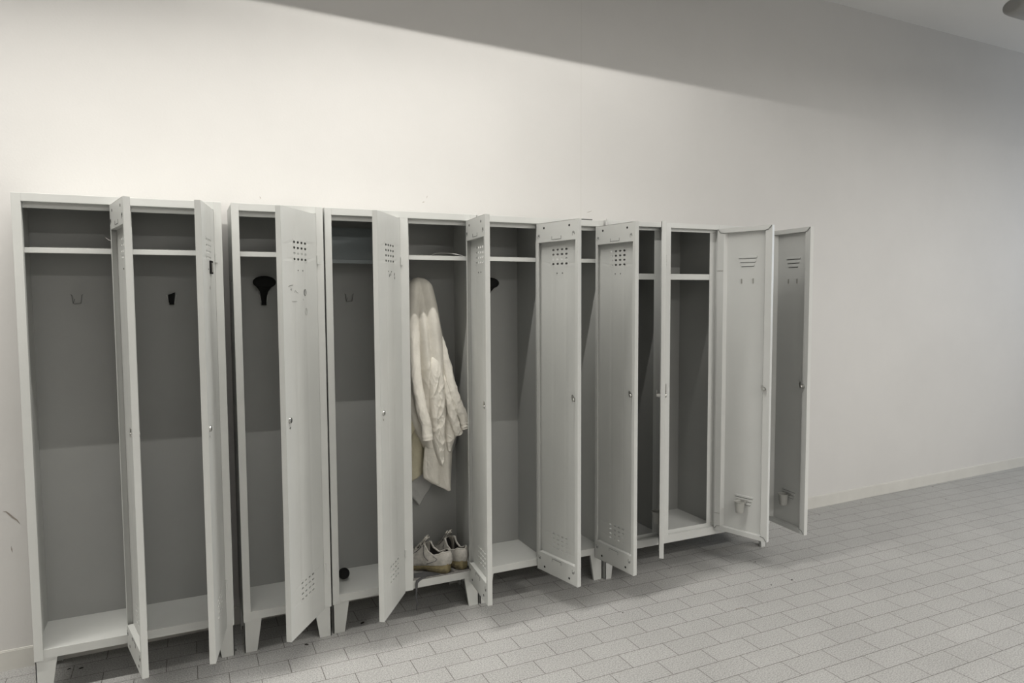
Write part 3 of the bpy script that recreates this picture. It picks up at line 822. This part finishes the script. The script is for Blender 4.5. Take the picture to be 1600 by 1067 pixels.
# ------------------------------------------------------------------ sneakers
def make_sneaker(label, loc, ang, s=1.0):
    """heel at the origin, toe towards +x"""
    T = thing('sneaker', label, 'shoe', loc, ang, 'pair of worn sneakers')
    Lg = .262 * s
    def half(t):   # sole half width along the length
        tab = [(0, .014), (.03, .024), (.10, .0315), (.25, .0320), (.42, .0315), (.58, .037), (.72, .0420), (.84, .0400), (.93, .030), (.98, .017), (1.0, .006)]
        for i in range(len(tab) - 1):
            if tab[i][0] <= t <= tab[i + 1][0]:
                f = (t - tab[i][0]) / (tab[i + 1][0] - tab[i][0]); return (tab[i][1] + (tab[i + 1][1] - tab[i][1]) * f) * s
        return .006 * s
    def spring(t): return .012 * s * max(0, (t - .70) / .30) ** 2
    def topsole(t): return (.043 - .019 * min(1, t / .6)) * s + spring(t)
    N = 30
    ts = [0.5 - .5 * cos(pi * i / N) for i in range(N + 1)]
    # midsole: two curved layers
    m = MB(); rings = []
    na = 20
    for t in ts:
        h = half(t); a = spring(t) + .004 * s; b = topsole(t) + .006 * s * (1 - t * .5)
        if .30 < t < .55: a += .006 * s * sin((t - .30) / .25 * pi)
        ring = []
        prof = [(-.92, a), (-1.06, a + (b - a) * .25), (-1.08, a + (b - a) * .55), (-1.02, a + (b - a) * .72), (-1.05, a + (b - a) * .85), (-.98, b), (-.5, b), (0, b), (.5, b), (.98, b), (1.05, a + (b - a) * .85),
                (1.02, a + (b - a) * .72), (1.08, a + (b - a) * .55), (1.06, a + (b - a) * .25), (.92, a), (.4, a), (0, a), (-.4, a)]
        for (u, z) in prof: ring.append((t * Lg - (.004 * s if t < .02 else 0), u * h, z))
        rings.append(ring)
    m.loft(rings)
    for sg in (-1, 1):
        for (qa, qb) in ((.40, .78), (.20, .45)):
            pl = []
            for t in [.0 + .60 * k / 14 for k in range(15)]:
                a = spring(t) + .004 * s; b = topsole(t)
                q = qa + (qb - qa) * (t / .6)
                pl.append((t * Lg - .001, sg * half(t) * 1.085, a + (b - a) * q))
            m.tube(pl, .0011 * s, 5, 1)
    m.build('midsole', [SOLE, SOLED], T, smooth=True)
    m = MB(); rings = []
    for t in ts:
        h = half(t); a = spring(t); b = a + .0055 * s
        if .30 < t < .55: a += .006 * s * sin((t - .30) / .25 * pi); b = a + .0055 * s
        rings.append([(t * Lg, u * h, z) for (u, z) in ((-.96, a), (-1.0, (a + b) / 2), (-.95, b), (.95, b), (1.0, (a + b) / 2), (.96, a))])
    m.loft(rings)
    m.build('outsole', SOLED, T)
    # upper
    def ht(t):   # height of the ridge / rim
        tab = [(0, .098), (.06, .100), (.14, .088), (.24, .080), (.33, .092), (.43, .128), (.46, .124), (.60, .094), (.75, .066), (.88, .043), (.96, .034), (1.0, .026)]
        for i in range(len(tab) - 1):
            if tab[i][0] <= t <= tab[i + 1][0]:
                f = (t - tab[i][0]) / (tab[i + 1][0] - tab[i][0]); f = f * f * (3 - 2 * f); return (tab[i][1] + (tab[i + 1][1] - tab[i][1]) * f) * s
        return .026 * s
    OPEN = .43
    K = 13
    def side_pt(t, q, sg):
        """q 0 at the sole .. 1 at the rim or ridge"""
        h = half(t); b = topsole(t); H = ht(t)
        if t <= OPEN:
            # collar: walls lean inwards
            k = 1 - .10 * q ** 1.6 + .10 * sin(pi * q)
            x = t * Lg
            if t < .12: x += (.12 - t) / .12 * (.010 * s * sin(pi * q * .9) * -1 + .006 * s * q)
            return Vector((x, sg * h * k * (1 if t > .02 else .9), b + (H - b) * q))
        a = q * pi / 2
        e = .75
        return Vector((t * Lg, sg * h * (cos(a) ** e if q < 1 else 0) * (1 - .0 * q), b + (H - b) * (sin(a) ** .9)))
    us = [i / 34 for i in range(35)]
    us = [u if u > .0 else 0 for u in us]
    m = MB()
    # rows along t, from left sole over to right sole; skip the opening
    rows = []
    for t in us:
        row = [side_pt(t, k / (K - 1), -1) for k in range(K)] + [side_pt(t, 1 - k / (K - 1), 1) for k in range(K)]
        rows.append(row)
    vs = [v for r_ in rows for v in r_]; n2 = 2 * K; fs = []
    for i in range(len(rows) - 1):
        for j in range(n2 - 1):
            if j == K - 1 and us[i + 1] <= OPEN + .03: continue
            fs.append((i * n2 + j, i * n2 + j + 1, (i + 1) * n2 + j + 1, (i + 1) * n2 + j))
    m.add(vs, fs)
    # heel counter closing the back
    back = rows[0]
    hv = []
    for k in range(K):
        a = back[k]; b = back[n2 - 1 - k]
        hv.append([a.lerp(b, q) + Vector((-sin(pi * q) * .010 * s, 0, 0)) for q in [j / 8 for j in range(9)]])
    vs = [v for r_ in hv for v in r_]
    fs = [(i * 9 + j, i * 9 + j + 1, (i + 1) * 9 + j + 1, (i + 1) * 9 + j) for i in range(K - 1) for j in range(8)]
    m.add(vs, fs)
    up = m.build('upper', LEATHER, T, smooth=True, solid=.0045 * s, soff=-.4, merge=True)
    # padded rim round the opening
    io = [t for t in us if t <= OPEN + .01]
    rim = [side_pt(t, 1, -1) for t in reversed(io)] + [hv[K - 1][j] for j in range(1, 8)] + [side_pt(t, 1, 1) for t in io]
    m = MB(); m.tube(rim, .0048 * s, 8)
    m.build('collar_rim', LEATHER, T, smooth=True)
    # dark lining
    m = MB(); lr = []
    for t in io:
        row = []
        for k in range(K):
            p = side_pt(t, k / (K - 1), -1); row.append(Vector((p.x + .004 * s, p.y * .86, max(p.z, .036 * s))))
        for k in range(K):
            p = side_pt(t, 1 - k / (K - 1), 1); row.append(Vector((p.x + .004 * s, p.y * .86, max(p.z, .036 * s))))
        lr.append(row)
    # order so that the ring goes rim - floor - rim
    ring2 = []
    for row in lr:
        ring2.append(row[:K][::-1] + row[K:][::-1])
    m.loft(ring2, closed=False, caps=False)
    r0 = ring2[0]; m.add(r0, [tuple(range(len(r0)))])
    r1 = ring2[-1]; m.add([p + Vector((.02 * s, 0, -.01 * s)) for p in r1], [tuple(range(len(r1)))])
    m.build('lining', LINING, T, smooth=True)
    # tongue standing up at the front of the opening
    m = MB(); rings = []
    for q in [i / 8 for i in range(9)]:
        x = Lg * (.64 - .235 * q); z = .088 * s + .058 * s * q ** .8
        wv = (.014 + .006 * q) * s * (1 if q < .9 else .8)
        rings.append([(x, -wv, z - .003 * s), (x - .001, -wv * .5, z + .001 * s), (x - .002, 0, z + .003 * s), (x - .001, wv * .5, z + .001 * s), (x, wv, z - .003 * s),
                      (x + .004 * s, wv * .5, z + .004 * s), (x + .005 * s, 0, z + .006 * s), (x + .004 * s, -wv * .5, z + .004 * s)])
    m.loft(rings)
    m.build('tongue', LEATHER, T, smooth=True)
    # dark throat under the laces
    m = MB(); rings = []
    for t in [.45 + .27 * k / 8 for k in range(9)]:
        z = ht(t) + .0035 * s; wv = .0125 * s
        rings.append([(t * Lg, -wv, z - .005 * s), (t * Lg, -wv * .6, z), (t * Lg, 0, z + .0015 * s), (t * Lg, wv * .6, z), (t * Lg, wv, z - .005 * s), (t * Lg, 0, z - .008 * s)])
    m.loft(rings); m.build('throat', LINING, T, smooth=True)
    # laces
    for i in range(6):
        t = .46 + i * .045
        z = ht(t) + .008 * s; x = t * Lg
        hw = (.021 - i * .0006) * s
        m = MB(); sh = .010 * s * (1 if i % 2 else -1)
        m.tube([(x - sh * .4, -hw, z - .010 * s), (x - sh * .2, -hw * .6, z - .001 * s), (x, 0, z + .003 * s), (x + sh * .2, hw * .6, z - .001 * s), (x + sh * .4, hw, z - .010 * s)], .0034 * s, 7, flat=.6)
        m.build('lace', LACE, T, smooth=True)
    m = MB()
    x = .45 * Lg; z = .142 * s
    m.tube([(x + .012 * s, -.004 * s, z - .010 * s), (x + .004 * s, -.014 * s, z + .004 * s), (x - .004 * s, -.016 * s, z + .013 * s), (x - .002 * s, -.006 * s, z + .010 * s), (x + .008 * s, 0, z - .004 * s),
            (x - .002 * s, .008 * s, z + .012 * s), (x - .008 * s, .017 * s, z + .010 * s), (x + .004 * s, .016 * s, z), (x + .012 * s, .006 * s, z - .010 * s)], .0032 * s, 7)
    m.tube([(x + .010 * s, -.004 * s, z - .008 * s), (x - .012 * s, -.004 * s, z + .004 * s), (x - .018 * s, .001 * s, z + .012 * s)], .0034 * s, 7)
    m.build('lace', LACE, T, smooth=True)
    # stitched overlay lines, both sides
    for sg in (-1, 1):
        def on(t, q): p = side_pt(t, q, sg); return (p.x, p.y + sg * .0038 * s, p.z + .001 * s)
        for pl in ([(.36, .10), (.27, .30), (.19, .45), (.155, .62), (.20, .78), (.24, .93)],
                   [(.80, .30), (.78, .55), (.70, .60), (.60, .62), (.50, .66), (.45, .72), (.42, .60)],
                   [(.42, .60), (.40, .45), (.33, .40)]):
            pts = [on(a, b) for a, b in pl]
            m = MB(); m.tube(pts, .0016 * s, 5); m.build('stitching', SEAM, T, smooth=True)
    return T

FZ = .1668
make_sneaker('worn white sneaker at the left of the pair, dirty yellowed sole, heel turned right', (1.062, .030, FZ), R(134), 1.0)
make_sneaker('worn white sneaker at the right of the pair, its heel facing out beside the post', (1.140, .034, FZ), R(108), 1.0)

# loose insole and rag under the left sneaker
m = MB()
ol = []
for k in range(20):
    a = 2 * pi * k / 20
    ol.append((.075 * cos(a) * (1 + .12 * sin(2 * a)), .030 * sin(a) + .004 * sin(3 * a), 0))
m.prism(ol, (0, 0, .003))
o = tag(m.build('insole', INSOLEM, bevel=.001), 'thin dark felt insole lying under the toe of the left sneaker', 'insole')
o.location = (.962, .052, FZ + .0003); o.rotation_euler = (0, 0, R(-8))
# strap over the floor edge
m = MB()
path = [(.955, .030, .1690), (.925, .012, .1695), (.905, -.004, .1690), (.897, -.0065, .158), (.896, -.007, .130), (.893, -.0066, .095), (.898, -.006, .065), (.895, -.0065, .036)]
wd = [.007, .009, .009, .007, .005, .004, .004, .003]
L1 = [(p[0] - w2 * .9, p[1] + (.0 if i > 2 else w2 * .5), p[2]) for i, (p, w2) in enumerate(zip(path, wd))]
R1 = [(p[0] + w2 * .9, p[1] - (.0 if i > 2 else w2 * .5), p[2]) for i, (p, w2) in enumerate(zip(path, wd))]
m.add(L1 + R1, [(i, i + 1, len(path) + i + 1, len(path) + i) for i in range(len(path) - 1)])
tag(m.build('strap', INSOLEM, solid=.0012, smooth=True), 'frayed grey strap dangling over the locker floor edge below the sneakers', 'strap')

# black cap lying in the left compartment of the coat locker
m = MB()
m.lathe([(.018, 0), (.0235, .004), (.025, .010), (.0245, .020), (.022, .024), (.016, .0245), (.012, .022)], (0, 0, 0), (.16, -.80, .40), 28)
o = tag(m.build('rubber_foot_cap', BLACKP, smooth=False), 'round black plastic cap lying in the empty compartment left of the sneakers', 'cap')
o.location = (.606, .165, .1905)

# bits on the shelf above the coat
def crumple(name, label, cat, loc, sx, sy, sz, mat, seed, n=12):
    rnd = random.Random(seed); m = MB(); g = []
    for i in range(n + 1):
        for j in range(n // 2 + 1):
            u, v = i / n, j / (n // 2)
            g.append(((u - .5) * sx, (v - .5) * sy, sz * max(0, (sin(u * 5 + v * 2 + seed) * .5 + .35 + rnd.uniform(-.3, .3)) * sin(pi * min(1, u * 1.2)))))
    k = n // 2 + 1
    m.add(g, [(i * k + j, (i + 1) * k + j, (i + 1) * k + j + 1, i * k + j + 1) for i in range(n) for j in range(k - 1)])
    o = m.build(name, mat, solid=.0006); o.location = loc
    return tag(o, label, cat)
crumple('crumpled_paper', 'crumpled white paper lying on the shelf above the coat', 'paper', (.965, .080, 1.6128), .10, .05, .010, PAPER, 3)
m = MB(); pts = []
for i in range(19):
    f = i / 18; pts.append((1.005 + .145 * f, .060 + .03 * sin(f * 5), 1.6145 + .016 * sin(pi * f ** .8)))
m.tube(pts, .0012, 6)
tag(m.build('white_cord', PAPER, smooth=True), 'thin white cord curled on the shelf above the coat', 'cord')
# red card on top of the locker and white peg in the gap
m = MB(); m.prism([(-.055, -.02, 0), (.045, -.03, 0), (.052, .03, .004), (-.040, .032, .008)], (0, 0, .0015)); m.prism([(-.01, -.025, 0), (.05, -.02, 0), (.048, .01, .001), (-.005, .01, .001)], (0, 0, .007), 1)
o = tag(m.build('card_scrap', [RED, BLACKP], fixn=True), 'flat dark red scrap of card on top of the empty two-compartment locker', 'card')
o.location = (1.775, .045, 1.8002)
m = MB(); m.tube([(0, 0, 0), (0, 0, .034)], [.0035, .003], 10); m.lathe([(.005, .0), (.005, .006)], (0, 0, .030), (0, 0, 1), 12); m.tube([(0, 0, -.02), (0, 0, 0)], .0045, 10, 1)
o = tag(m.build('peg', [PAPER, RED]), 'small white peg stuck in the gap between the two rightmost lockers', 'peg')
o.location = (1.8796, -.019, 1.772)

# ------------------------------------------------------------------ lamps
def batten(label, x0, x1, y, z, hw, lip, strip=None, rod=True, mat=None):
    """trough shaped batten: open below, lips at the long sides"""
    T = thing('ceiling_lamp', label, 'ceiling lamp', ((x0 + x1) / 2, y, z))
    h = (x1 - x0) / 2
    m = MB(); zt = .07
    m.box(-h, h, -hw, hw, zt - .004, zt)
    m.box(-h, h, -hw, -hw + .002, -lip, zt); m.box(-h, h, hw - .002, hw, -lip, zt)
    m.box(-h, -h + .002, -hw, hw, -lip, zt); m.box(h - .002, h, -hw, hw, -lip, zt)
    m.build('housing', mat or LAMPM, T)
    if rod:
        for xx in (-h * .6, h * .6):
            m = MB(); m.tube([(xx, 0, zt), (xx, 0, CEIL - z)], .005, 8); m.build('suspension_rod', STEEL, T)
    return T
batten('long strip lamp hanging from the ceiling nearest the lockers', -3.2, 2.75, LY, LZ, .16, .102)
batten('added fill strip lamp, unseen, under the ceiling at the far right of the room', 4.35, 6.05, -2.0, 2.95, .10, .0)  # this housing and the next two belong to the added fill lamps
batten('added fill strip lamp, unseen, under the ceiling to the right of the camera', 2.35, 4.05, -3.6, 3.19, .10, .0)
batten('added double fill strip lamp, unseen, under the ceiling behind the camera', -.8, 2.4, -5.0, 3.19, .10, .0)
# closed grey lamp whose rounded end shows in the top right corner
T = thing('ceiling_lamp', 'grey rounded closed strip lamp whose end shows at the top right', 'ceiling lamp', (5.02, -.45, 3.06))
m = MB(); rings = []
for i in range(13):
    f = i / 12
    x = -.72 + 1.44 * f
    e = min(1, min(f, 1 - f) / .10); k = .55 + .45 * math.sqrt(1 - (1 - e) ** 2)
    rings.append([(x, .065 * k * cos(2 * pi * j / 24), .045 * k * sin(2 * pi * j / 24)) for j in range(24)])
xs = [-.72, -.715, -.70, -.66, -.60, .60, .66, .70, .715, .72]; kk = [.60, .80, .93, .99, 1, 1, .99, .93, .80, .60]
rings = [[(x, .065 * k * cos(2 * pi * j / 24), .048 * k * sin(2 * pi * j / 24)) for j in range(24)] for x, k in zip(xs, kk)]
m.loft(rings); m.build('diffuser', LAMPM, T, smooth=True)
m = MB(); m.box(-.60, .60, -.045, .045, .040, .058); m.build('backplate', LAMPM, T, bevel=.004)
for xx in (-.62, .5):
    m = MB(); m.tube([(xx, 0, .04), (xx, 0, CEIL - 3.06)], .012, 10); m.build('suspension_rod', LAMPM, T)
# ------------------------------------------------------------------ dirt specks on the floor
SP = [(3.705, .270, .006), (4.186, .340, .005), (5.004, .380, .006), (4.779, .136, .006), (5.506, .400, .004), (2.964, .187, .007), (2.736, -.162, .006), (2.586, -.424, .005),
      (2.726, -.422, .007), (2.266, -.034, .004), (-.409, .149, .009), (-.451, .164, .007), (.412, -.040, .010), (.144, .039, .006), (.665, .051, .012), (1.754, -.359, .005), (1.766, -.042, .005)]
base = None
for (x, y, r) in SP:
    if base is None:
        m = MB(); m.lathe([(.55, 0), (1.0, .12), (.8, .35), (.3, .5)], (0, 0, 0), (0, 0, 1), 7)
        base = m.build('dirt_speck', SPECK); o = base
        tag(base, 'dark speck of dirt on the grey tiled floor', 'dirt speck', 'dark specks of dirt on the floor')
    else:
        o = base.copy(); COL.objects.link(o)
    o.location = (x, y, .0); o.scale = (r, r * .6, r * .6); o.rotation_euler = (0, 0, random.uniform(0, 6))
m = MB(); m.tube([(-.02, 0, .001), (-.012, .006, .001), (0, .001, .001), (.014, .005, .001), (.024, -.004, .001)], .001, 5)
o = tag(m.build('dry_leaf_stem', SCUFF), 'thin brown dry stem lying on the open floor right of centre', 'stem')
o.location = (2.256, -.557, 0)
